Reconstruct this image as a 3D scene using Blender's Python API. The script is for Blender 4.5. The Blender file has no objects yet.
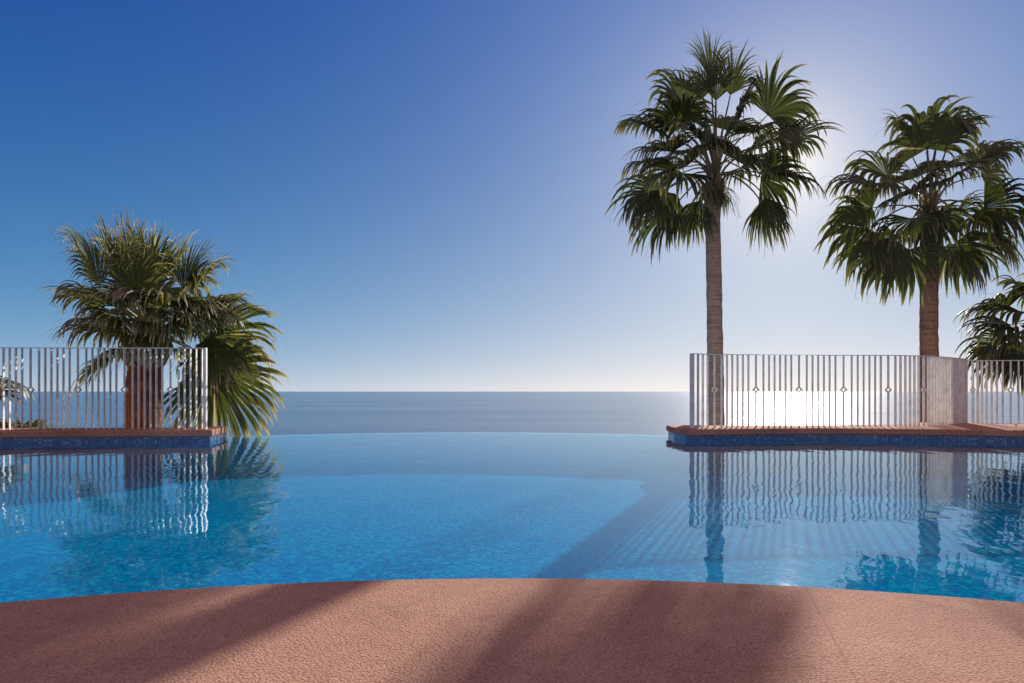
import bpy, bmesh, math, random
from mathutils import Vector, Matrix, noise
from mathutils.geometry import tessellate_polygon

# ------------------------------------------------------------ camera, sky, sun
sc = bpy.context.scene
FPX = 683.0
CH = 0.77                                   # camera height above the pool water (z = 0)
HY = 391.0                                  # horizon row
cam = bpy.data.cameras.new('camera'); camo = bpy.data.objects.new('camera', cam)
sc.collection.objects.link(camo); sc.camera = camo
cam.sensor_width = 36; cam.lens = 36 * FPX / 1024
cam.shift_y = (HY - 341.5) / 1024
cam.clip_start = 0.05; cam.clip_end = 300000
camo.location = (0, 0, CH); camo.rotation_euler = (math.radians(90), 0, 0)

SX, SZ = (788 - 512) / FPX, (391 - 164) / FPX
SUN = Vector((SX, 1, SZ)).normalized()
AZ = math.atan2(SX, 1); EL = math.asin(SUN.z)
w = bpy.data.worlds.new('World'); sc.world = w; w.use_nodes = True
nt = w.node_tree; nt.nodes.clear()
def nd(t, kind, **kw):
    n = t.nodes.new(kind)
    for k, v in kw.items(): setattr(n, k, v)
    return n
EXPO = 0.5
# clear winter sky: blue high in view, pale at the horizon, wide white aureole round the low sun
tcw = nd(nt, 'ShaderNodeTexCoord'); nrm = nd(nt, 'ShaderNodeVectorMath', operation='NORMALIZE'); nt.links.new(tcw.outputs['Generated'], nrm.inputs[0])
dt = nd(nt, 'ShaderNodeVectorMath', operation='DOT_PRODUCT'); nt.links.new(nrm.outputs[0], dt.inputs[0]); dt.inputs[1].default_value = SUN
sx = nd(nt, 'ShaderNodeSeparateXYZ'); nt.links.new(nrm.outputs[0], sx.inputs[0])
def wm(op, a, b=None):
    n = nd(nt, 'ShaderNodeMath', operation=op)
    for i, v in enumerate((a, b)):
        if v is None: continue
        if isinstance(v, (int, float)): n.inputs[i].default_value = v
        else: nt.links.new(v, n.inputs[i])
    return n.outputs[0]
zz = wm('MAXIMUM', sx.outputs[2], 0.0)
gg = wm('ARCCOSINE', wm('MINIMUM', dt.outputs['Value'], 0.99999))
def ex(v, s): return wm('EXPONENT', wm('MULTIPLY', v, -1.0 / s))
zsun = ex(wm('POWER', gg, 2.0), .36)
terms = [((0.0, 0.0, 0.2236), None),
         ((0.3697, 0.1514, 0.0), ex(zz, .06)),
         ((0.0744, 0.3839, 0.4084), ex(zz, .25)),
         ((0.64, 0.385, 0.0), ex(gg, .16)),
         ((0.0, 0.2027, 0.4557), ex(gg, .45)),
         ((0.60, 0.305, 0.02), wm('MULTIPLY', ex(zz, .2), zsun)),
         ((0.30, 0.29, 0.22), ex(gg, .055)),
         ((0.34, 0.20, 0.0), wm('MINIMUM', 1.0, wm('MAXIMUM', 0.0, wm('MULTIPLY', wm('SUBTRACT', zz, 0.52), 3.0)))),  # warm fill added overhead, out of view, to lift the shaded deck
         ((0.36, 0.18, 0.0), wm('MINIMUM', 1.0, wm('MAXIMUM', 0.0, wm('MULTIPLY', dt.outputs['Value'], -1.6))))]  # warm fill added opposite the sun, in place of bounce behind the camera
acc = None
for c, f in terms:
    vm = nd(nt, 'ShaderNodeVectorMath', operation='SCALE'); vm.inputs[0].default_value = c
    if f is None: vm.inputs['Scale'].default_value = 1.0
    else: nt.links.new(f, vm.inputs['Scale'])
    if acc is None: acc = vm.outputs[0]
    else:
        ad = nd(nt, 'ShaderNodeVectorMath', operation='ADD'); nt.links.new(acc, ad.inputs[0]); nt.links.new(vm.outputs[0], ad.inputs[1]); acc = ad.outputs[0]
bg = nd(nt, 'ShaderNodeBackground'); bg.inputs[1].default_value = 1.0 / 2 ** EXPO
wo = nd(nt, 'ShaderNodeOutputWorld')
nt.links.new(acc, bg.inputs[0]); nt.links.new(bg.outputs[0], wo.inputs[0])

sl = bpy.data.lights.new('sun', 'SUN'); sl.energy = 5.0; sl.angle = math.radians(0.53); sl.color = (1, 0.93, 0.84)
so = bpy.data.objects.new('sun', sl); sc.collection.objects.link(so)
so.rotation_euler = SUN.to_track_quat('Z', 'Y').to_euler()
sc.view_settings.view_transform = 'Standard'; sc.view_settings.look = 'None'
sc.view_settings.gamma = 1; sc.view_settings.exposure = EXPO
sc.view_settings.use_curve_mapping = False

# ------------------------------------------------------------ helpers
def at(px, py, Y): return Vector(((px - 512) / FPX * Y, Y, CH + (HY - py) / FPX * Y))
def link(o, parent=None):
    sc.collection.objects.link(o)
    if parent: o.parent = parent
    return o
def mesh_obj(name, V, F, mat, parent=None, smooth=False, uv=None, attr=None):
    me = bpy.data.meshes.new(name)
    me.from_pydata([tuple(v) for v in V], [], F); me.update()
    me.materials.append(mat)
    if smooth: me.polygons.foreach_set('use_smooth', [True] * len(me.polygons))
    if uv:
        l = me.uv_layers.new(name='UVMap')
        for i, lp in enumerate(me.loops): l.data[i].uv = uv[lp.vertex_index]
    if attr:
        for k, vals in attr.items():
            a = me.attributes.new(k, 'FLOAT', 'POINT'); a.data.foreach_set('value', vals)
    return link(bpy.data.objects.new(name, me), parent)
def bm_obj(name, bm, mat, parent=None, smooth=False):
    me = bpy.data.meshes.new(name); bm.to_mesh(me); bm.free(); me.materials.append(mat)
    if smooth: me.polygons.foreach_set('use_smooth', [True] * len(me.polygons))
    return link(bpy.data.objects.new(name, me), parent)
def tag(o, label=None, cat=None, group=None, kind=None):
    if label: o['label'] = label
    if cat: o['category'] = cat
    if group: o['group'] = group
    if kind: o['kind'] = kind
    return o
def thing(name, loc=(0, 0, 0), **kw):
    o = bpy.data.objects.new(name, None); o.location = loc; o.empty_display_size = 0.2
    link(o); return tag(o, **kw)
def prism(outline, z0, z1, bevel=0.0, seg=3, bottom=True):
    bm = bmesh.new()
    vs = [bm.verts.new((x, y, z0)) for x, y in outline]
    f = bm.faces.new(vs)
    if f.normal.z > 0: pass
    r = bmesh.ops.extrude_face_region(bm, geom=[f])
    for g in r['geom']:
        if isinstance(g, bmesh.types.BMVert): g.co.z = z1
    bmesh.ops.recalc_face_normals(bm, faces=bm.faces)
    if bevel:
        es = [e for e in bm.edges if abs(e.verts[0].co.z - z1) < 1e-6 and abs(e.verts[1].co.z - z1) < 1e-6 or
              abs(e.verts[0].co.z - z0) < 1e-6 and abs(e.verts[1].co.z - z0) < 1e-6]
        bmesh.ops.bevel(bm, geom=es, offset=bevel, segments=seg, affect='EDGES', profile=0.5)
    bmesh.ops.triangulate(bm, faces=[f for f in bm.faces if len(f.verts) > 4])
    return bm
def box_bm(bm, c, sx, sy, sz, rz=0):
    m = Matrix.Translation(c) @ Matrix.Rotation(rz, 4, 'Z') @ Matrix.Diagonal((sx, sy, sz, 1))
    bmesh.ops.create_cube(bm, size=1, matrix=m)
def catmull(pts, n):
    P = [Vector(p) for p in pts]; P = [2 * P[0] - P[1]] + P + [2 * P[-1] - P[-2]]
    out = []
    for i in range(1, len(P) - 2):
        for k in range(n):
            t = k / n; a, b, c, d = P[i - 1:i + 3]
            out.append(0.5 * ((2 * b) + (c - a) * t + (2 * a - 5 * b + 4 * c - d) * t * t + (3 * b - a - 3 * c + d) * t ** 3))
    out.append(P[-2]); return out

# ------------------------------------------------------------ materials
def mat(name):
    m = bpy.data.materials.new(name); m.use_nodes = True
    m.node_tree.nodes.clear()
    o = nd(m.node_tree, 'ShaderNodeOutputMaterial')
    return m, m.node_tree, o
def L(t, a, b): t.links.new(a, b)
def ramp(t, fac, stops):
    r = nd(t, 'ShaderNodeValToRGB'); e = r.color_ramp.elements
    while len(e) < len(stops): e.new(0.5)
    for q, (p, c) in zip(e, stops): q.position = p; q.color = (*c, 1)
    L(t, fac, r.inputs[0]); return r.outputs[0]
def noise_tex(t, vec, scale, detail=4, rough=0.55):
    n = nd(t, 'ShaderNodeTexNoise'); n.inputs['Scale'].default_value = scale
    n.inputs['Detail'].default_value = detail; n.inputs['Roughness'].default_value = rough
    L(t, vec, n.inputs['Vector']); return n.outputs['Fac']
def math_n(t, op, a, b=None):
    n = nd(t, 'ShaderNodeMath', operation=op)
    for i, v in enumerate((a, b)):
        if v is None: continue
        if isinstance(v, (int, float)): n.inputs[i].default_value = v
        else: L(t, v, n.inputs[i])
    return n.outputs[0]
def mixc(t, fac, a, b, mode='MIX'):
    n = nd(t, 'ShaderNodeMix', data_type='RGBA', blend_type=mode)
    for i, v in ((0, fac), (6, a), (7, b)):
        if isinstance(v, (int, float)): n.inputs[i].default_value = v
        elif isinstance(v, tuple): n.inputs[i].default_value = (*v, 1)
        else: L(t, v, n.inputs[i])
    return n.outputs[2]
def princ(t, o, color=None, rough=0.6, spec=0.5, bump=None, bstr=0.3, bdist=0.01):
    p = nd(t, 'ShaderNodeBsdfPrincipled')
    if isinstance(color, tuple): p.inputs['Base Color'].default_value = (*color, 1)
    elif color is not None: L(t, color, p.inputs['Base Color'])
    if isinstance(rough, (int, float)): p.inputs['Roughness'].default_value = rough
    else: L(t, rough, p.inputs['Roughness'])
    p.inputs['Specular IOR Level'].default_value = spec
    if bump is not None:
        b = nd(t, 'ShaderNodeBump'); b.inputs['Strength'].default_value = bstr; b.inputs['Distance'].default_value = bdist
        L(t, bump, b.inputs['Height']); L(t, b.outputs[0], p.inputs['Normal'])
    L(t, p.outputs[0], o.inputs[0]); return p
def geo_pos(t): return nd(t, 'ShaderNodeNewGeometry').outputs['Position']

def mat_deck(name, c_lo, c_hi, grain=150, joints=False):
    m, t, o = mat(name); pos = geo_pos(t)
    big = noise_tex(t, pos, 1.6, 5); mid = noise_tex(t, pos, 14, 4); fine = noise_tex(t, pos, grain, 3, 0.7)
    vor = nd(t, 'ShaderNodeTexVoronoi'); vor.inputs['Scale'].default_value = grain * 0.62; L(t, pos, vor.inputs['Vector'])
    f = math_n(t, 'ADD', math_n(t, 'MULTIPLY', big, 0.45), math_n(t, 'ADD', math_n(t, 'MULTIPLY', mid, 0.2), math_n(t, 'MULTIPLY', fine, 0.35)))
    col = ramp(t, f, [(0.32, c_lo), (0.66, c_hi)])
    pit = ramp(t, vor.outputs['Distance'], [(0.25, (1, 1, 1)), (0.75, (0.5, 0.45, 0.45))])
    col = mixc(t, 0.75, col, pit, 'MULTIPLY')
    blot = ramp(t, noise_tex(t, pos, 4.5, 6, 0.7), [(0.55, (1, 1, 1)), (0.75, (0.78, 0.74, 0.72))])
    col = mixc(t, 1.0, col, blot, 'MULTIPLY')
    h = math_n(t, 'ADD', math_n(t, 'MULTIPLY', math_n(t, 'SUBTRACT', 1.0, vor.outputs['Distance']), 0.8), math_n(t, 'MULTIPLY', fine, 0.5))
    if joints:
        sep = nd(t, 'ShaderNodeSeparateXYZ'); L(t, pos, sep.inputs[0])
        wob = math_n(t, 'MULTIPLY', math_n(t, 'SUBTRACT', mid, 0.5), 0.012)
        tot = None
        for (x0, y0), (x1, y1) in joints:
            nx, ny = -(y1 - y0), (x1 - x0); l = math.hypot(nx, ny); nx /= l; ny /= l
            d = math_n(t, 'ADD', math_n(t, 'MULTIPLY', sep.outputs[0], nx), math_n(t, 'MULTIPLY', sep.outputs[1], ny))
            d = math_n(t, 'ABSOLUTE', math_n(t, 'ADD', math_n(t, 'SUBTRACT', d, x0 * nx + y0 * ny), wob))
            k = math_n(t, 'LESS_THAN', d, 0.0035)
            tot = k if tot is None else math_n(t, 'MAXIMUM', tot, k)
        col = mixc(t, math_n(t, 'MULTIPLY', tot, 0.22), col, (0.09, 0.04, 0.03))
        h = math_n(t, 'SUBTRACT', h, math_n(t, 'MULTIPLY', tot, 0.8))
    princ(t, o, col, 0.95, 0.08, h, 0.6, 0.004)
    return m
def mat_mosaic(name, cols, size, rough=0.25, grout=(0.10, 0.22, 0.34), spec=0.5):
    m, t, o = mat(name)
    uv = nd(t, 'ShaderNodeUVMap'); uv.uv_map = 'UVMap'
    sc_ = nd(t, 'ShaderNodeVectorMath', operation='SCALE'); sc_.inputs['Scale'].default_value = 1 / size; L(t, uv.outputs[0], sc_.inputs[0])
    fl = nd(t, 'ShaderNodeVectorMath', operation='FLOOR'); L(t, sc_.outputs[0], fl.inputs[0])
    fr = nd(t, 'ShaderNodeVectorMath', operation='FRACTION'); L(t, sc_.outputs[0], fr.inputs[0])
    wn = nd(t, 'ShaderNodeTexWhiteNoise', noise_dimensions='2D'); L(t, fl.outputs[0], wn.inputs['Vector'])
    col = ramp(t, wn.outputs['Value'], cols)
    big = ramp(t, noise_tex(t, uv.outputs[0], 0.9, 4), [(0.35, (0.82, 0.86, 0.9)), (0.65, (1, 1, 1))])
    col = mixc(t, 1.0, col, big, 'MULTIPLY')
    sep = nd(t, 'ShaderNodeSeparateXYZ'); L(t, fr.outputs[0], sep.inputs[0])
    g = math_n(t, 'MAXIMUM', math_n(t, 'LESS_THAN', sep.outputs[0], 0.1), math_n(t, 'LESS_THAN', sep.outputs[1], 0.1))
    col = mixc(t, g, col, grout)
    princ(t, o, col, rough, spec)
    return m
M = {}
M['deck'] = mat_deck('deck_concrete', (0.44, 0.235, 0.165), (0.72, 0.43, 0.295), 200,
                     joints=[((1.07, 2.50), (0.83, 1.62)), ((-1.70, 2.32), (-1.76, 2.02))])
M['coping'] = mat_deck('terracotta_coping', (0.42, 0.20, 0.13), (0.66, 0.36, 0.25), 90)
M['floor'] = mat_mosaic('pool_floor_mosaic', [(0.0, (0.0, 0.18, 0.43)), (0.35, (0.0, 0.25, 0.52)), (0.7, (0.0, 0.32, 0.56)), (0.88, (0.0, 0.45, 0.63)), (1.0, (0.02, 0.56, 0.65))], 0.035, 0.9, (0.0, 0.36, 0.66), 0.0)
M['wall'] = mat_mosaic('pale_pool_wall_mosaic', [(0.0, (0.0, 0.38, 0.78)), (0.5, (0.0, 0.52, 0.85)), (1.0, (0.02, 0.65, 0.85))], 0.035, 0.9, (0.0, 0.5, 0.8), 0.0)
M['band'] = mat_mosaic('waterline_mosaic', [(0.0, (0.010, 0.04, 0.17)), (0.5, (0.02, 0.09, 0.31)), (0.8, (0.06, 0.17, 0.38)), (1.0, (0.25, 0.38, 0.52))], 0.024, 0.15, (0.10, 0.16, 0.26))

def mat_water():
    m, t, o = mat('pool_water')
    pos = geo_pos(t)
    mp = nd(t, 'ShaderNodeMapping'); mp.inputs['Scale'].default_value = (1, 0.5, 1); L(t, pos, mp.inputs[0])
    a = noise_tex(t, mp.outputs[0], 3.2, 2, 0.4); b = noise_tex(t, mp.outputs[0], 11, 2, 0.5)
    h = math_n(t, 'ADD', math_n(t, 'MULTIPLY', a, 1.0), math_n(t, 'MULTIPLY', b, 0.16))
    bp = nd(t, 'ShaderNodeBump'); bp.inputs['Strength'].default_value = 1.0; bp.inputs['Distance'].default_value = 0.0046; L(t, h, bp.inputs['Height'])
    g = nd(t, 'ShaderNodeBsdfGlossy'); g.inputs[0].default_value = (0.80, 0.95, 1.0, 1); g.inputs['Roughness'].default_value = 0.02; L(t, bp.outputs[0], g.inputs['Normal'])
    tr = nd(t, 'ShaderNodeBsdfTransparent'); tr.inputs[0].default_value = (0.6, 0.96, 1.0, 1)
    ge = nd(t, 'ShaderNodeNewGeometry'); dp = nd(t, 'ShaderNodeVectorMath', operation='DOT_PRODUCT')
    L(t, ge.outputs['Incoming'], dp.inputs[0]); L(t, ge.outputs['Normal'], dp.inputs[1])
    c = math_n(t, 'ABSOLUTE', dp.outputs['Value'])          # water is clear from both sides: Schlick on |cos|
    f5 = math_n(t, 'POWER', math_n(t, 'SUBTRACT', 1.0, c), 5.0)
    fr = math_n(t, 'ADD', 0.02, math_n(t, 'MULTIPLY', f5, 0.93))
    df = nd(t, 'ShaderNodeBsdfDiffuse'); df.inputs[0].default_value = (0.0, 0.42, 0.85, 1)   # faint scattering in the water
    sc2 = nd(t, 'ShaderNodeMixShader'); sc2.inputs[0].default_value = 0.10; L(t, tr.outputs[0], sc2.inputs[1]); L(t, df.outputs[0], sc2.inputs[2])
    mx = nd(t, 'ShaderNodeMixShader'); L(t, fr, mx.inputs[0]); L(t, sc2.outputs[0], mx.inputs[1]); L(t, g.outputs[0], mx.inputs[2])
    L(t, mx.outputs[0], o.inputs[0]); return m
M['water'] = mat_water()
def mat_sea():
    m, t, o = mat('sea_water'); pos = geo_pos(t)
    mp = nd(t, 'ShaderNodeMapping'); mp.inputs['Scale'].default_value = (0.3, 1, 1); L(t, pos, mp.inputs[0])
    big = noise_tex(t, mp.outputs[0], 0.0022, 7, 0.72)
    mid = noise_tex(t, pos, 0.02, 6, 0.7); fine = noise_tex(t, pos, 0.25, 4, 0.6)
    col = ramp(t, big, [(0.36, (0.010, 0.058, 0.145)), (0.64, (0.018, 0.08, 0.175))])
    rg = nd(t, 'ShaderNodeMapRange'); rg.inputs[1].default_value = 0.35; rg.inputs[2].default_value = 0.7
    rg.inputs[3].default_value = 0.19; rg.inputs[4].default_value = 0.145; L(t, big, rg.inputs[0])
    h = math_n(t, 'ADD', math_n(t, 'MULTIPLY', mid, 4.0), math_n(t, 'MULTIPLY', fine, 0.8))
    princ(t, o, col, rg.outputs[0], 0.5, h, 0.5, 1.0)
    return m
M['sea'] = mat_sea()
def mat_ground():
    m, t, o = mat('hillside'); pos = geo_pos(t)
    a = noise_tex(t, pos, 0.5, 6, 0.65); b = noise_tex(t, pos, 4, 6, 0.7)
    f = math_n(t, 'ADD', math_n(t, 'MULTIPLY', a, 0.6), math_n(t, 'MULTIPLY', b, 0.4))
    col = ramp(t, f, [(0.35, (0.05, 0.065, 0.025)), (0.5, (0.10, 0.10, 0.05)), (0.62, (0.26, 0.20, 0.13))])
    princ(t, o, col, 0.9, 0.2, f, 0.8, 0.3); return m
M['ground'] = mat_ground()
def mat_paint():
    m, t, o = mat('white_painted_steel'); pos = geo_pos(t)
    n = noise_tex(t, pos, 9, 5, 0.7)
    col = ramp(t, n, [(0.35, (0.60, 0.55, 0.50)), (0.55, (0.78, 0.76, 0.73))])
    princ(t, o, col, 0.35, 0.5, noise_tex(t, pos, 60, 2), 0.1, 0.002); return m
M['paint'] = mat_paint()
def mat_trunk(name, lo, hi, ring=26):
    m, t, o = mat(name)
    tc = nd(t, 'ShaderNodeTexCoord')
    mp = nd(t, 'ShaderNodeMapping'); mp.inputs['Scale'].default_value = (3, 3, ring); L(t, tc.outputs['Object'], mp.inputs[0])
    mp2 = nd(t, 'ShaderNodeMapping'); mp2.inputs['Scale'].default_value = (30, 30, 5); L(t, tc.outputs['Object'], mp2.inputs[0])
    a = noise_tex(t, mp.outputs[0], 1.0, 4, 0.6); b = noise_tex(t, mp2.outputs[0], 1.0, 4, 0.7)
    f = math_n(t, 'ADD', math_n(t, 'MULTIPLY', a, 0.6), math_n(t, 'MULTIPLY', b, 0.4))
    col = ramp(t, f, [(0.35, lo), (0.62, hi)])
    princ(t, o, col, 0.9, 0.15, f, 0.9, 0.03); return m
M['trunk'] = mat_trunk('palm_bark', (0.22, 0.16, 0.125), (0.50, 0.40, 0.33))
M['trunk_warm'] = mat_trunk('warm_palm_bark', (0.17, 0.095, 0.065), (0.42, 0.27, 0.20))
M['trunk_red'] = mat_trunk('fibrous_palm_bark', (0.09, 0.032, 0.018), (0.29, 0.12, 0.07), 9)
def mat_leaf(name, c0, c1, cdry, trans=0.25, tcl=(1.3, 1.3, 0.5)):
    m, t, o = mat(name)
    tint = nd(t, 'ShaderNodeAttribute'); tint.attribute_name = 'tint'
    dry = nd(t, 'ShaderNodeAttribute'); dry.attribute_name = 'dry'
    col = mixc(t, tint.outputs['Fac'], c0, c1)
    col = mixc(t, dry.outputs['Fac'], col, cdry)
    p = nd(t, 'ShaderNodeBsdfPrincipled'); L(t, col, p.inputs['Base Color']); p.inputs['Roughness'].default_value = 0.5
    p.inputs['Specular IOR Level'].default_value = 0.5
    tl = nd(t, 'ShaderNodeBsdfTranslucent')
    tcol = mixc(t, 1.0, col, tcl, 'MULTIPLY'); L(t, tcol, tl.inputs[0])
    mx = nd(t, 'ShaderNodeMixShader'); mx.inputs[0].default_value = trans
    L(t, p.outputs[0], mx.inputs[1]); L(t, tl.outputs[0], mx.inputs[2]); L(t, mx.outputs[0], o.inputs[0]); return m
M['leaf'] = mat_leaf('palm_frond', (0.034, 0.050, 0.022), (0.080, 0.098, 0.035), (0.38, 0.30, 0.20), 0.3)
M['leaf_left'] = mat_leaf('young_palm_frond', (0.055, 0.075, 0.024), (0.13, 0.15, 0.045), (0.52, 0.44, 0.30), 0.33, (1.4, 1.35, 0.5))

# ------------------------------------------------------------ setting: sea, hillside
SEA = -80.0
xs = [-120000, -30000, -8000, 8000, 30000, 120000]
V = []; Fc = []
ys = [60, 1500, 6000, 30000, 110000]
for y in ys:
    for x in xs: V.append((x, y, SEA))
for j in range(len(ys) - 1):
    for i in range(len(xs) - 1):
        a = j * len(xs) + i; Fc.append((a, a + 1, a + len(xs) + 1, a + len(xs)))
tag(mesh_obj('sea', V, Fc, M['sea']), kind='structure')
V = []; Fc = []; NX, NY = 70, 90
def ground_z(x, y):
    edge = 11.6
    z = -1.7 if y < edge else -1.7 - (y - edge) * 0.42 - max(0, y - 30) * 0.12
    if y > edge: z += noise.noise(Vector((x * .15, y * .15, 3))) * min(1.2, (y - edge) * .2)
    if abs(x) > 18: z -= (abs(x) - 18) * 0.05
    return z
for j in range(NY + 1):
    y = -60 + 250 * (j / NY) if j < 1 else -60 + 250 * (j / NY)
    for i in range(NX + 1):
        x = -250 + 500 * i / NX
        xx = math.copysign(abs(x / 250) ** 1.8 * 250, x)
        V.append((xx, y, ground_z(xx, y)))
for j in range(NY):
    for i in range(NX):
        a = j * (NX + 1) + i; Fc.append((a, a + 1, a + NX + 2, a + NX + 1))
tag(mesh_obj('ground', V, Fc, M['ground'], smooth=True), kind='structure')

# ------------------------------------------------------------ pool
DEP = -0.56
DZ = 0.06
AC, AR = (-0.7, 5.75), 6.9                                  # infinity edge arc
def arc_pts(c, r, x0, x1, n, sgn=1):
    return [(x0 + (x1 - x0) * k / n, c[1] + sgn * math.sqrt(r * r - (x0 + (x1 - x0) * k / n - c[0]) ** 2)) for k in range(n + 1)]
inf_arc = arc_pts(AC, AR, -4.75, 2.69, 48)
deck_arc = arc_pts((0, -2.5), 5.1, 4.2, -4.2, 64)           # right to left
def smooth2(p, n=8): return [(v.x, v.y) for v in catmull([(a, b, 0) for a, b in p], n)]
FR = [(2.69, inf_arc[-1][1]), (2.66, 11.2)] + smooth2([(2.72, 10.68), (2.86, 10.58), (3.5, 10.68), (4.7, 10.86), (5.9, 10.72), (7.9, 10.2), (10, 9.3), (12, 8.0)], 6)
FL = smooth2([(-12, 8.2), (-10, 9.3), (-7.55, 10.0), (-6, 10.22), (-4.58, 10.36)], 6) + [(-4.75, inf_arc[0][1])]
SR = smooth2([(12, 8.0), (12.4, 4), (11, -0.6), (7, -1.6), (4.2, deck_arc[0][1])], 8)
SL = smooth2([(-4.2, deck_arc[-1][1]), (-7, -1.6), (-11, -0.6), (-12.4, 4), (-12, 8.2)], 8)
def dedupe(p):
    o = []
    for q in p:
        if not o or math.hypot(q[0] - o[-1][0], q[1] - o[-1][1]) > 1e-4: o.append(q)
    if math.hypot(o[0][0] - o[-1][0], o[0][1] - o[-1][1]) < 1e-4: o.pop()
    return o
pool = dedupe(inf_arc + FR + SR + deck_arc + SL + FL)
def sheet(name, outline, z, m, uvs=False):
    tris = tessellate_polygon([[Vector((x, y, 0)) for x, y in outline]])
    V = [(x, y, z) for x, y in outline]
    F = []
    for a, b, c in tris:
        n = (Vector(V[b]) - Vector(V[a])).cross(Vector(V[c]) - Vector(V[a]))
        F.append((a, b, c) if n.z > 0 else (a, c, b))
    return mesh_obj(name, V, F, m, uv=[(x, y) for x, y in outline] if uvs else None)
# the water sheet runs out over the crest of the infinity wall
over = [(x + (x - AC[0]) / AR * 0.10, y + (y - AC[1]) / AR * 0.10) for x, y in inf_arc]
tag(sheet('water', dedupe(over + FR + SR + deck_arc + SL + FL), 0.0, M['water']), kind='structure')
tag(sheet('pool_floor', pool, DEP, M['floor'], True), kind='structure')
def wall_strip(name, line, z0, z1, m, flip=False):
    V = []; F = []; uv = []; s = 0
    for i, (x, y) in enumerate(line):
        if i: s += math.hypot(x - line[i - 1][0], y - line[i - 1][1])
        V += [(x, y, z0), (x, y, z1)]; uv += [(s, z0), (s, z1)]
        if i: a = 2 * i; F.append((a - 2, a, a + 1, a - 1))
    return mesh_obj(name, V, F, m, uv=uv)
tag(wall_strip('pool_wall', dedupe(SR + deck_arc + SL), DEP, DZ - 0.03, M['floor']), kind='structure')
# infinity wall: inner face, crest, outer face, one closed profile swept along the arc
prof = [(-0.10, DEP - 0.1), (-0.10, -0.012), (0.0, -0.006), (0.085, -0.012), (0.085, -1.9)]
V = []; F = []; uv = []; s = 0
for i, (x, y) in enumerate(inf_arc):
    if i: s += math.hypot(x - inf_arc[i - 1][0], y - inf_arc[i - 1][1])
    nx, ny = (x - AC[0]) / AR, (y - AC[1]) / AR; v = 0
    for k, (r, z) in enumerate(prof):
        if k: v += math.hypot(r - prof[k - 1][0], z - prof[k - 1][1])
        V.append((x + nx * r, y + ny * r, z)); uv.append((s, v))
    if i:
        for k in range(len(prof) - 1):
            a = (i - 1) * len(prof) + k; b = a + len(prof); F.append((a, b, b + 1, a + 1))
iw = mesh_obj('infinity_wall', V, F, M['wall'], uv=uv)
tag(iw, 'blue mosaic overflow wall along the far curved edge of the pool', 'pool wall')

# deck (U-shaped terrace) with rounded nose
terr = dedupe([(18, -14), (18, 8.0)] + SR + deck_arc + SL + [(-18, 8.2), (-18, -14)])
bm = prism(terr[::-1], DZ - 0.07, DZ, 0.012, 3)
tag(bm_obj('deck', bm, M['deck'], smooth=False), kind='structure')
bm = prism([(x * 0.999, y - 0.0) for x, y in [(17.9, -13.9), (17.9, 7.9), (12.7, 7.9), (12.7, 4), (11.4, -1.0), (7, -2.1), (4, 0.2), (2, 1.9), (0, 2.3), (-2, 1.9), (-4, 0.2), (-7, -2.1), (-11.4, -1.0), (-12.7, 4), (-12.7, 7.9), (-17.9, 7.9), (-17.9, -13.9)]], -1.8, DZ - 0.075)
tag(bm_obj('terrace_base', bm, M['coping']), kind='structure')

# ledges
def offset_line(line, d):
    out = []
    for i, (x, y) in enumerate(line):
        a = line[max(0, i - 1)]; b = line[min(len(line) - 1, i + 1)]
        dx, dy = b[0] - a[0], b[1] - a[1]; l = math.hypot(dx, dy)
        out.append((x + dy / l * d, y - dx / l * d))
    return out
def ledge(name, front, back, label):
    t = thing(name, (front[0][0], front[0][1], 0), label=label, cat='pool ledge', group='raised ledges beside the pool')
    inv = Matrix.Translation(-t.location)
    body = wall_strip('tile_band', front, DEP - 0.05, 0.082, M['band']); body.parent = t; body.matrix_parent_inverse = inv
    # core behind the tiles
    core = dedupe(offset_line(front, -0.03) + back)
    c = bm_obj('core', prism(core, -2.4, 0.078), M['coping']); c.parent = t; c.matrix_parent_inverse = inv
    cop = dedupe(offset_line(front, 0.035) + back)
    c = bm_obj('coping', prism(cop, 0.083, 0.18, 0.018, 3), M['coping']); c.parent = t; c.matrix_parent_inverse = inv
    return t
FRd = dedupe(FR); FLd = dedupe(FL)
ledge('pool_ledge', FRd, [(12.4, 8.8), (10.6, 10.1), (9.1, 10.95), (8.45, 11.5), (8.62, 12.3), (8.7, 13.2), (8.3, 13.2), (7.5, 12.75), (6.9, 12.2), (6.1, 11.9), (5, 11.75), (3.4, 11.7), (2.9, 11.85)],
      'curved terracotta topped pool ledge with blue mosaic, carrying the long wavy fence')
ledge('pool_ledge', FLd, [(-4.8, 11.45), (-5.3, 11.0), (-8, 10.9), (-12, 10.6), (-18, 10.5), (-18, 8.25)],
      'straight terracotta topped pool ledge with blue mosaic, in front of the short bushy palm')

tag(bm_obj('side_terrace', prism([(18, 8.05), (18, 14.5), (9.4, 14.2), (8.4, 13.4), (8.5, 11.7), (9.0, 10.9), (10.5, 10.0), (12.3, 8.7), (12.1, 8.1)], -2.3, 0.075, 0.01, 2), M['deck']), kind='structure')

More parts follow.
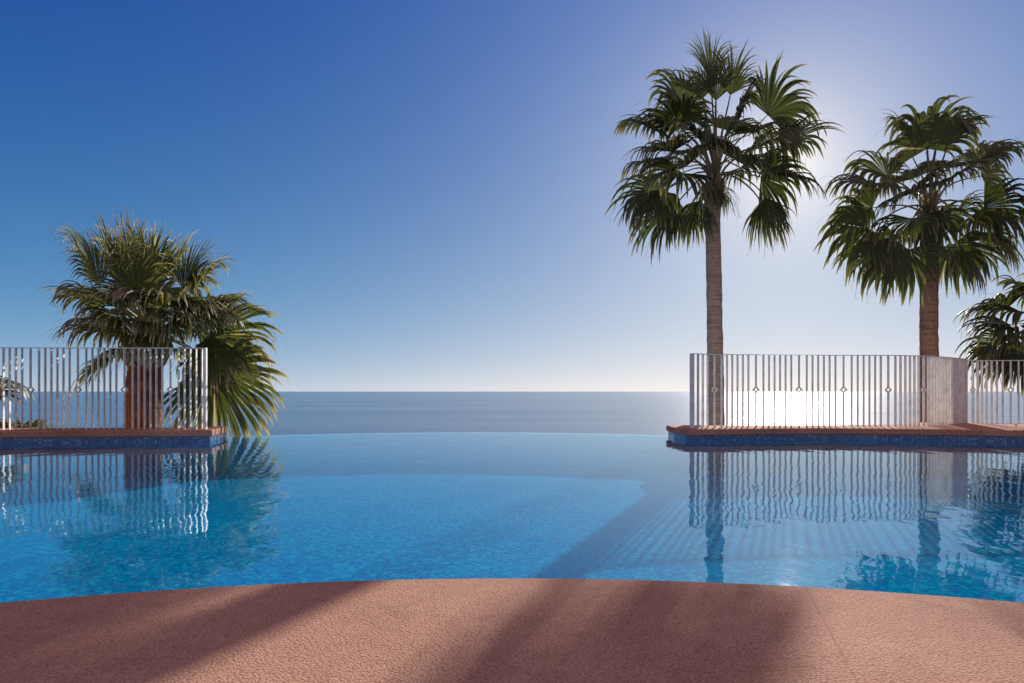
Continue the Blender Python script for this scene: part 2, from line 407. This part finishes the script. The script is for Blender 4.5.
# ------------------------------------------------------------ fences
def resample(line, ds_list):
    P = [Vector((x, y)) for x, y in line]; out = []; tgt = list(ds_list); s = 0; k = 0
    for i in range(1, len(P)):
        d = (P[i] - P[i - 1]).length
        while k < len(tgt) and tgt[k] <= s + d:
            t = (tgt[k] - s) / d; q = P[i - 1].lerp(P[i], t); tan = (P[i] - P[i - 1]).normalized(); out.append((q, tan)); k += 1
        s += d
    return out
BAR_T, BAR_D = 0.013, 0.046
_bars = {}
def bar_mesh(h0, h1):
    k = (round(h0, 3), round(h1, 3))
    if k not in _bars:
        bm = bmesh.new(); box_bm(bm, (0, 0, (h0 + h1) / 2), BAR_T, BAR_D, h1 - h0)
        bmesh.ops.bevel(bm, geom=bm.edges[:], offset=0.0015, segments=1, affect='EDGES')
        me = bpy.data.meshes.new('bar'); bm.to_mesh(me); bm.free(); me.materials.append(M['paint']); _bars[k] = me
    return _bars[k]
def diamond_mesh():
    bm = bmesh.new(); R, T = 0.056, 0.010
    n = 4; D = 0.020
    for sgn, w_ in ((1, R),):
        o = [Vector((R * math.cos(a), 0, R * math.sin(a))) for a in (0, math.pi / 2, math.pi, 1.5 * math.pi)]
        i_ = [v * (1 - T * 1.5 / R) for v in o]
        vs = {}
        for key, ring in (('o', o), ('i', i_)):
            for j, v in enumerate(ring):
                for y in (-D, D): vs[key, j, y] = bm.verts.new((v.x, y, v.z))
        for j in range(4):
            k = (j + 1) % 4
            bm.faces.new([vs['o', j, -D], vs['o', k, -D], vs['i', k, -D], vs['i', j, -D]])
            bm.faces.new([vs['o', j, D], vs['i', j, D], vs['i', k, D], vs['o', k, D]])
            bm.faces.new([vs['o', j, -D], vs['o', j, D], vs['o', k, D], vs['o', k, -D]])
            bm.faces.new([vs['i', j, -D], vs['i', k, -D], vs['i', k, D], vs['i', j, D]])
    me = bpy.data.meshes.new('diamond'); bm.to_mesh(me); bm.free(); me.materials.append(M['paint']); return me
DM = diamond_mesh()
def rail(name, line, z, wy, hz, parent):
    V = []; F = []
    for i, (x, y) in enumerate(line):
        a = Vector(line[max(0, i - 1)]); b = Vector(line[min(len(line) - 1, i + 1)]); d = (b - a).normalized(); n = Vector((-d.y, d.x)) * wy / 2
        V += [(x - n.x, y - n.y, z - hz / 2), (x + n.x, y + n.y, z - hz / 2), (x + n.x, y + n.y, z + hz / 2), (x - n.x, y - n.y, z + hz / 2)]
        if i:
            a = 4 * (i - 1)
            for k in range(4): F.append((a + k, a + (k + 1) % 4, a + 4 + (k + 1) % 4, a + 4 + k))
    n = len(V); F += [(0, 3, 2, 1), (n - 4, n - 3, n - 2, n - 1)]
    return mesh_obj(name, V, F, M['paint'], parent)
def fence(label, line, first_diamond, module, z0, z1, posts, brail=None, feet=None, skip=0.03):
    B0 = z0
    """line is a fine polyline; bars hang under a thin top rail; every 7th bar carries a diamond ring"""
    o = Vector((line[0][0], line[0][1], B0))
    t = thing('fence', o, label=label, cat='fence', group='white metal bar fences on the ledges')
    loc = [(x - o.x, y - o.y) for x, y in line]
    total = sum(math.hypot(loc[i][0] - loc[i - 1][0], loc[i][1] - loc[i - 1][1]) for i in range(1, len(loc)))
    rail('top_rail', loc, z1 - B0, 0.05, 0.012, t)
    if brail: rail('bottom_rail', loc, brail - B0, 0.05, 0.012, t)
    fr = [0, 1.32, 2.3, 3.26, 4.22, 5.18, 6.16]; per = 7.5
    pos = []; m0 = first_diamond
    while m0 > 0: m0 -= module
    while m0 < total:
        for k, f in enumerate(fr):
            s = m0 + f / per * module
            if skip < s < total - skip: pos.append((s, k == 0))
        m0 += module
    pts = resample(loc, [p[0] for p in pos])
    zb = (brail if brail else (B0 - 0.002)) - B0; zt = z1 - B0 - 0.007; zd = 0.79 - B0
    for (q, tan), (s, dia) in zip(pts, pos):
        rz = math.atan2(tan.y, tan.x)
        def put(me, nm, par=t):
            b = bpy.data.objects.new(nm, me); b.location = (q.x, q.y, 0); b.rotation_euler = (0, 0, rz); return link(b, par)
        if dia:
            put(bar_mesh(zb, zd - 0.054), 'bar'); put(bar_mesh(zd + 0.054, zt), 'bar')
            d = put(DM, 'diamond'); d.location.z = zd
        else: put(bar_mesh(zb, zt), 'bar')
    for s, wd in posts:
        (q, tan), = resample(loc, [s])
        bm = bmesh.new(); box_bm(bm, (0, 0, (z1 - B0 + zb if brail is None else z1 - B0) / 2), wd, 0.06, z1 - B0 + 0.004)
        bmesh.ops.bevel(bm, geom=bm.edges[:], offset=0.003, segments=1, affect='EDGES')
        p = bm_obj('post', bm, M['paint'], t); p.location = (q.x, q.y, 0); p.rotation_euler = (0, 0, math.atan2(tan.y, tan.x))
    for s in (feet or []):
        (q, tan), = resample(loc, [s])
        bm = bmesh.new(); box_bm(bm, (0, 0, (brail - B0) / 2), 0.03, 0.03, brail - B0); box_bm(bm, (0, 0, 0.005), 0.07, 0.07, 0.01)
        p = bm_obj('foot', bm, M['paint'], t); p.location = (q.x, q.y, 0)
    return t
# left fence runs right to left from its end post
ly = 10.52
lx0 = (206.5 - 512) / FPX * ly
line = [(lx0 - k * 0.1, ly - 0.0006 * k * k * 0.2) for k in range(0, 62)]
fence('straight white bar fence in front of the short bushy palm', line,
      abs((170.6 - 512) / FPX * ly - lx0), 0.70, 0.18, 1.43, [(0.02, 0.045)])
ctrl = [(2.83, 10.80), (3.26, 10.99), (3.83, 11.14), (4.56, 11.25), (5.32, 11.3), (6.08, 11.3), (6.79, 11.46), (7.38, 11.8), (7.9, 12.22), (8.38, 12.62)]
lineR = smooth2(ctrl, 10)
def llen(l): return sum(math.hypot(l[i][0] - l[i - 1][0], l[i][1] - l[i - 1][1]) for i in range(1, len(l)))
tot = llen(lineR)
fence('long wavy white bar fence on the ledge in front of the two tall palms', lineR, 0.47, 0.752, 0.18, 1.36,
      [(0.02, 0.05), (tot - 0.01, 0.07)])
lineC = smooth2([(8.47, 12.66), (8.85, 12.78), (9.3, 12.75), (10.0, 12.6), (10.8, 12.4), (11.6, 12.1), (12.4, 11.7)], 10)
fence('white bar fence raised on small feet in front of the low dark palm', lineC, 0.1, 0.76, 0.075, 1.34,
      [], brail=0.16, feet=[0.04, 0.95, 1.9, 2.85, 3.8])

# ------------------------------------------------------------ palms
def tube(V, F, A, path, radii, sides, tint, dry):
    base = len(V); n = len(path)
    for i, p in enumerate(path):
        d = (path[min(n - 1, i + 1)] - path[max(0, i - 1)]).normalized()
        s = d.orthogonal().normalized() if abs(d.z) > 0.99 else d.cross(Vector((0, 0, 1))).normalized()
        u = s.cross(d)
        for k in range(sides):
            a = 2 * math.pi * k / sides
            V.append(p + (s * math.cos(a) * 1.4 + u * math.sin(a) * 0.7) * radii[i]); A['tint'].append(tint); A['dry'].append(dry[i] if isinstance(dry, list) else dry)
        if i:
            for k in range(sides):
                a = base + (i - 1) * sides + k; b = base + (i - 1) * sides + (k + 1) % sides
                F.append((a, b, b + sides, a + sides))
def frond(V, F, A, heart, hub, axis, R, rng, nseg=34, spread=2.0, droop=1.4, roll=0.0, join=0.60, dryness=0.15, normal=None, fil=6):
    up = Vector((0, 0, 1)); out = (hub - heart); outh = Vector((out.x, out.y, 0)); ln = out.length
    if outh.length > 1e-3: outh.normalize()
    c1 = heart + up * 0.35 * ln + out * 0.25; c2 = hub - axis * 0.3 * ln
    path = [];
    for k in range(9):
        t = k / 8; path.append(heart * (1 - t) ** 3 + c1 * 3 * t * (1 - t) ** 2 + c2 * 3 * t * t * (1 - t) + hub * t ** 3)
    tint0 = rng.random()
    tube(V, F, A, path, [0.034 - 0.02 * k / 8 for k in range(9)], 5, 0.9, [0.5 * (1 - k / 8) + 0.12 for k in range(9)])
    ref = normal if normal else (up - outh * 0.6)
    n = (ref - axis * ref.dot(axis)).normalized()
    n = Matrix.Rotation(roll, 3, axis) @ n
    side = axis.cross(n).normalized()
    dphi = 2 * spread / (nseg - 1)
    tw = rng.uniform(-0.25, 0.25); wind = Vector((rng.uniform(-.25, .25), rng.uniform(-.25, .25), 0))
    dr = droop * rng.uniform(0.8, 1.25)
    NS = 11
    for i in range(nseg):
        ph = -spread + dphi * i + rng.uniform(-.3, .3) * dphi
        fold = 0.32 * math.sin(ph) ** 2                    # sides of the fan folded upward like a shallow cup
        d = (axis * math.cos(ph) + side * math.sin(ph) + n * fold * (0.8 + tw)).normalized()
        Ls = R * (0.62 + 0.38 * math.cos(ph / spread * 1.25)) * rng.uniform(0.74, 1.12)
        tj = join + rng.uniform(-.08, .06); sagk = dr * rng.uniform(0.55, 1.6)
        bend = rng.uniform(-.9, .9); curl = rng.random() < 0.12
        p = hub.copy(); dirv = d.copy(); base = len(V); tint = min(1, max(0, tint0 * 0.6 + rng.uniform(0, 0.4))); step = Ls / NS
        dd = 0.8 if rng.random() < dryness * 0.12 else 0.0
        for k in range(NS + 1):
            t = k / NS
            if t < tj: wd = math.tan(dphi / 2) * Ls * max(t, 0.02) * 1.3
            else: wd = math.tan(dphi / 2) * Ls * tj * 1.3 * max(0.03, (1 - (t - tj) / (1 - tj))) ** 0.65
            sd = dirv.cross(n)
            sd = sd.normalized() if sd.length > 1e-3 else side
            nn = sd.cross(dirv)
            V.append(p - sd * wd); V.append(p + nn * wd * 0.55); V.append(p + sd * wd)
            dv = max(dd, min(1.0, max(0, (t - 0.80) / 0.2) * (0.35 + 3.0 * dryness)))
            for _ in range(3): A['tint'].append(tint); A['dry'].append(dv)
            if k:
                a = base + 3 * (k - 1); F.append((a, a + 1, a + 4, a + 3)); F.append((a + 1, a + 2, a + 5, a + 4))
            g = sagk * 0.85 * min(1, max(0, (t - join + 0.20) / 0.25)) * (1.8 if curl and t > 0.6 else 1)
            dirv = (dirv + (Vector((0, 0, -1)) * g + wind * 0.3 * g + side * bend * 0.12 * t) * (9.0 / NS) * 0.42).normalized()
            p = p + dirv * step
    for _ in range(fil):                                    # loose threads off the split tips
        ph = rng.uniform(-spread, spread); d = (axis * math.cos(ph) + side * math.sin(ph)).normalized()
        p = hub + d * R * rng.uniform(0.5, 0.75); q = []
        dv = (d + Vector((rng.uniform(-.8, .8), rng.uniform(-.8, .8), rng.uniform(-.6, .5)))).normalized()
        for k in range(6):
            q.append(p.copy()); dv = (dv + Vector((rng.uniform(-.2, .2), rng.uniform(-.2, .2), -0.3))).normalized(); p = p + dv * R * 0.075
        tube(V, F, A, q, [0.0028] * 6, 3, 0.5, 1.0)
def trunk_mesh(path, r0, r1, rng, rings=90, sides=22, rough=0.03):
    P = catmull(path, max(1, rings // (len(path) - 1))); V = []; F = []; n = len(P)
    for i, p in enumerate(P):
        t = i / (n - 1); r = r0 + (r1 - r0) * t
        ringf = 1 + 0.03 * ((i * 0.73) % 1.0) + 0.03 * noise.noise(Vector((0, 0, p.z * 2.2 + 7)))
        for k in range(sides):
            a = 2 * math.pi * k / sides
            q = Vector((math.cos(a), math.sin(a), 0))
            dn = noise.noise(Vector((q.x * 2, q.y * 2, p.z * 5))) * rough * 2.2 + noise.noise(Vector((q.x * 6, q.y * 6, p.z * 14))) * rough
            V.append(p + q * r * (ringf + dn / 0.17 * 0.17))
        if i:
            for k in range(sides):
                a = (i - 1) * sides + k; b = (i - 1) * sides + (k + 1) % sides; F.append((a, b, b + sides, a + sides))
    F.append(tuple(range((n - 1) * sides, n * sides)))
    return V, F
def palm(label, group, heart_px, Y, targets, R, trunk_px, r0, r1, seed, leafm, barkm, droop=1.4, dryness=0.12, boots=14, extra=0, hubk=0.68, nseg=34, fil=6, bootr=1.0):
    rng = random.Random(seed)
    heart = at(*heart_px, Y)
    path = [at(px, py, Y) for px, py in trunk_px]
    gz = ground_z(path[0].x, path[0].y)
    foot = path[0].copy(); foot.z = gz - 0.3
    t = thing('palm_tree', (foot.x, foot.y, gz), label=label, cat='palm tree', group=group)
    o = t.location
    full = [foot - o, path[0] - o if path[0].z > gz + 0.4 else foot - o + Vector((0, 0, .35))] + [p - o for p in path[1:]]
    V, F = trunk_mesh(full, r0, r1, rng)
    mesh_obj('trunk', V, F, barkm, t, smooth=True)
    V = []; F = []; A = {'tint': [], 'dry': []}
    # stubs of old leaf bases under the crown
    h = heart - o
    for k in range(boots * 3):
        a = k * 2.4; z = -0.15 - 0.55 * (k / (boots * 3)) * bootr
        b = h + Vector((math.cos(a) * r1 * 0.8, math.sin(a) * r1 * 0.8, z))
        e = b + Vector((math.cos(a) * r1 * 0.75, math.sin(a) * r1 * 0.75, 0.22 + 0.15 * rng.random()))
        tube(V, F, A, [b, (b + e) / 2 + Vector((0, 0, -.02)), e], [0.045, 0.035, 0.018], 4, 0.6, 0.75)
    mesh_obj('leaf_base', V, F, leafm, t, attr=A)
    V = []; F = []; A = {'tint': [], 'dry': []}
    fr = list(targets)
    for k in range(extra):
        a = rng.uniform(0, 2 * math.pi); e = rng.uniform(-0.55, 0.9)
        fr.append((None, Vector((math.cos(a) * math.cos(e), math.sin(a) * math.cos(e), math.sin(e))) * R * rng.uniform(1.5, 1.9)))
    for f in fr:
        if f[0] is None: tgt = heart + f[1]; k_ = 1.0; opt = {}
        else:
            px, py, dy = f[:3]; tgt = at(px, py, Y + dy); k_ = f[3] if len(f) > 3 else 1.0; opt = f[4] if len(f) > 4 else {}
        out = tgt - heart
        hub = heart + out * opt.get('hub', hubk)
        side_ang = out.normalized()
        steep = side_ang.z
        ax = (side_ang + Vector((0, 0, -0.25 * opt.get('fall', 1.0) if steep < 0.75 else 0))).normalized()
        if 'axis' in opt: ax = Vector(opt['axis']).normalized()
        nm = Vector(opt['n']) if 'n' in opt else None
        frond(V, F, A, heart - o + Vector((rng.uniform(-.06, .06), rng.uniform(-.06, .06), rng.uniform(-.2, .1))), hub - o, ax, R * k_, rng,
              nseg=opt.get('nseg', nseg), spread=opt.get('spread', rng.uniform(1.55, 2.05)), droop=droop * opt.get('droop', 1.0),
              roll=opt.get('roll', rng.uniform(-0.6, 0.6)), dryness=dryness, normal=nm, fil=fil, join=opt.get('tj', 0.58))
    mesh_obj('crown', V, F, leafm, t, attr=A)
    return t
CAMF = (0, -1, 0.5)
YP = 15.3
# px, py, depth offset, size, options
p1 = [(710, 34, 0.2, 1.0, {'spread': 0.7, 'droop': .45, 'hub': .68}), (717, 50, 0.5, 1.0, {'spread': 0.8, 'droop': .5, 'hub': .6}), (738, 54, -0.4, .95, {'spread': .9, 'droop': .5}), (698, 62, 0.9, .95, {'spread': 1.0, 'droop': .6}),
      (670, 78, -0.3, 1.1, {'n': CAMF}), (684, 96, 1.2, 1.0), (636, 112, 0.3, 1.1, {'n': CAMF}), (652, 138, -0.9, 1.0), (640, 155, 0.9, 1.0), (636, 196, -0.2, 1.15, {'n': CAMF}), (654, 220, 0.6, 1.15, {'n': CAMF}),
      (676, 226, 1.4, .85), (687, 222, -0.5, .9, {'hub': .5, 'axis': (-.3, -.2, -1), 'n': CAMF, 'spread': .9}), (722, 190, -0.8, .74, {'hub': .25, 'axis': (.15, -.4, -1), 'n': CAMF, 'spread': 1.0}), (712, 188, 0.8, .72, {'hub': .25, 'axis': (.0, .3, -1), 'spread': 1.0}),
      (750, 94, 0.4, 1.0), (793, 84, -0.2, 1.1, {'n': CAMF}), (770, 112, 1.2, 1.0), (780, 132, -1.0, 1.0), (812, 130, 0.4, 1.1), (782, 176, 0.5, 1.1, {'n': CAMF}), (804, 172, -0.5, 1.05), (783, 214, 0.1, .95, {'n': CAMF, 'axis': (.35, 0, -1), 'spread': 1.05}), (790, 206, -0.5, .95, {'axis': (.5, -.1, -1), 'spread': 1.2}),
      (703, 124, -1.5, .95), (742, 148, -1.4, .85), (672, 160, -1.3, 1.0), (735, 110, 1.6, 1.0), (690, 140, 1.7, .95), (752, 162, 1.6, .8)]
palm('tallest palm, its slim grey trunk behind the left end of the long fence', 'tall fan palms beyond the ledge', (714, 180), YP, p1, 1.2,
     [(716, 440), (716, 400), (715, 340), (714, 280), (713, 225), (713, 195)], 0.185, 0.155, 3, M['leaf'], M['trunk'], droop=1.35, nseg=42, extra=3)
p2 = [(926, 118, -0.5, 1.15, {'n': CAMF, 'spread': 1.9}), (900, 120, 0.3, 1.0, {'spread': 1.2}), (955, 116, 0.2, 1.0, {'spread': 1.3}), (940, 105, 1.0, 1.0),
      (868, 160, 0.1, 1.1, {'n': CAMF}), (845, 172, -0.7, 1.05), (905, 165, 1.4, 1.0), (846, 206, 0.5, 1.1), (838, 236, -0.3, 1.15, {'n': CAMF}), (868, 268, 0.2, 1.15, {'n': CAMF}), (898, 268, -0.6, 1.05, {'n': CAMF, 'axis': (-.3, 0, -1)}),
      (908, 180, -1.5, 1.0), (903, 222, -1.2, .95), (960, 262, 0.4, 1.0, {'n': CAMF, 'axis': (.35, 0, -1)}), (976, 262, -0.6, 1.05), (1000, 136, -0.1, 1.1), (1004, 160, 0.8, 1.1, {'n': CAMF}), (1010, 205, -0.5, 1.15), (1015, 238, 0.5, 1.15, {'n': CAMF}), (990, 262, 0.9, 1.0),
      (950, 170, -1.5, 1.0), (955, 150, 1.5, 1.0), (965, 215, 1.5, .95), (935, 225, -1.4, .85, {'hub': .4, 'axis': (.1, -.3, -1)}), (880, 245, 1.2, 1.0)]
palm('second tallest palm, its reddish trunk behind the bend of the long fence', 'tall fan palms beyond the ledge', (930, 212), 14.8, p2, 1.12,
     [(930, 440), (930, 400), (929, 340), (929, 290), (929, 250), (930, 225)], 0.19, 0.165, 8, M['leaf'], M['trunk_warm'], droop=1.4, nseg=42, extra=0)
p3 = [(985, 300, 0.1, 1.1), (990, 322, -0.5, 1.1), (985, 342, 0.3, 1.1), (995, 362, -0.3, 1.1), (1005, 350, 0.8, 1.0), (1012, 306, -0.6, 1.1), (1010, 330, -1.2, 1.0), (1018, 368, -.8, 1.0), (1020, 288, .4, 1.0), (1070, 260, .3, 1.1), (1050, 280, -.8, 1.0), (1110, 300, 0, 1.1), (1115, 350, .3, 1.1), (1080, 370, -.6, 1.0), (1100, 330, -1, 1.0)]
palm('low dark palm half cut off by the right edge, fronds hanging over the raised fence', 'low fan palms beyond the ledge', (1052, 330), 14.9, p3, 1.0,
     [(1054, 440), (1053, 400), (1052, 360), (1052, 345)], 0.21, 0.19, 12, M['leaf'], M['trunk_red'], droop=1.35)
UPR = lambda ax, dr=.5, sp=1.05: {'spread': sp, 'axis': ax, 'droop': dr, 'hub': .7, 'roll': .3}
pl = [(66, 254, 0.0, 1.0, UPR((-.30, 0, 1), .7)), (78, 262, -0.7, 1.0, UPR((-.2, -.2, 1), .8)), (102, 250, 0.5, 1.05, UPR((-.12, .1, 1))), (112, 256, -0.4, 1.0, UPR((-.1, -.1, 1), .7)), (126, 246, 0.2, 1.05, UPR((-.03, 0, 1), .4)), (148, 250, -0.5, 1.0, UPR((0, -.1, 1), .4, .6)),
      (160, 256, 0.5, .95, UPR((.1, .1, 1))), (182, 262, 0.2, 1.05, UPR((.3, 0, 1), .6)), (200, 268, -0.4, 1.0, UPR((.45, -.1, 1), .6)), (212, 272, 0.3, 1.05, {'axis': (.6, .1, .8), 'droop': .7}),
      (226, 292, 0.2, 1.0, {'axis': (1, 0, .25), 'droop': .9}), (214, 300, -.6, .95), (232, 312, .8, .9), (96, 282, 1.0, 1.0), (160, 280, 1.0, 1.0), (190, 284, 1.1, 1.0), (84, 292, -0.3, .95, {'droop': 1.4}), (92, 312, 0.4, .95, {'droop': 1.4}), (102, 326, -.3, .9, {'droop': 1.5}),
      (116, 292, -1.0, 1.0), (134, 282, -.9, 1.0, UPR((0, -.5, 1), .9, 1.1)), (150, 300, -1.2, .95), (172, 290, -1.0, 1.0), (196, 306, -0.9, .95), (120, 316, -.7, .9), (178, 318, -.9, .9), (130, 306, .9, 1.0), (165, 310, .9, 1.0),
      (240, 332, 0.0, 1.2, {'n': (0, -1, .45), 'axis': (1, -.1, -.22), 'droop': 1.3, 'tj': .68, 'spread': 1.7, 'roll': 0, 'nseg': 66}), (240, 378, -0.1, 1.4, {'n': (-.1, -1, .2), 'axis': (.62, -.1, -.78), 'hub': .72, 'droop': .9, 'tj': .76, 'spread': 1.6, 'roll': 0, 'nseg': 70}),
      (230, 366, .5, 1.2, {'n': (-.1, -1, .3), 'axis': (.8, .1, -.5), 'droop': 1.3, 'tj': .7, 'spread': 1.7, 'roll': .2, 'nseg': 62}),
      (98, 366, 0.3, .85, {'axis': (-.9, 0, -.6)}), (128, 330, -.8, .85), (160, 334, -.7, .85), (186, 352, .8, .9), (118, 348, .8, .85), (206, 326, .8, 1.0), (215, 372, .6, .9)]
palm('short bushy palm with stout reddish trunk behind the short fence at the left', 'low fan palms beyond the ledge', (145, 340), 12.2, pl, 1.08,
     [(142, 440), (143, 420), (144, 390), (145, 368), (145, 352)], 0.31, 0.27, 21, M['leaf_left'], M['trunk_red'], droop=1.0, dryness=0.3, nseg=44, fil=14, boots=18, bootr=.8)
p5 = [(4, 370, 0, 1.15, {'axis': (1, 0, -.1)}), (-2, 388, .4, 1.1, {'axis': (1, -.1, -.1)}), (-60, 345, 0, 1.0), (-100, 370, .2, 1.0), (-50, 360, -.8, .9), (-80, 345, .8, .9), (-90, 400, -.4, .9)]
palm('low palm beyond the left edge, only its pale frond tips showing through the short fence', 'low fan palms beyond the ledge', (-62, 398), 12.6, p5, 0.8,
     [(-62, 440), (-62, 425), (-62, 412)], 0.2, 0.18, 5, M['leaf_left'], M['trunk_red'], droop=.7, dryness=.3, boots=8, bootr=.5)
# low leafy plant peeping over the left ledge
rng = random.Random(77); V = []; F = []; A = {'tint': [], 'dry': []}
c = at(16, 428, 12.2); gz = ground_z(c.x, c.y)
t = thing('shrub', (c.x, c.y, gz), label='low spiky green shrub just showing above the short ledge at the far left', cat='shrub')
h = Vector((0, 0, c.z - gz - 0.25))
for k in range(26):
    a = k * 2.399; e = rng.uniform(0.05, 1.0)
    d = Vector((math.cos(a) * math.cos(e), math.sin(a) * math.cos(e), math.sin(e)))
    hb = h + d * 0.22
    frond(V, F, A, h, hb, d, 0.42, rng, nseg=16, spread=1.1, droop=1.2, roll=rng.uniform(-.5, .5), dryness=.3, fil=0)
mesh_obj('crown', V, F, M['leaf_left'], t, attr=A)
V, F = trunk_mesh([Vector((0, 0, -.3)), Vector((0, 0, 0.4)), h * .8, h], 0.09, 0.06, rng, 24, 10)
mesh_obj('trunk', V, F, M['trunk'], t, smooth=True)
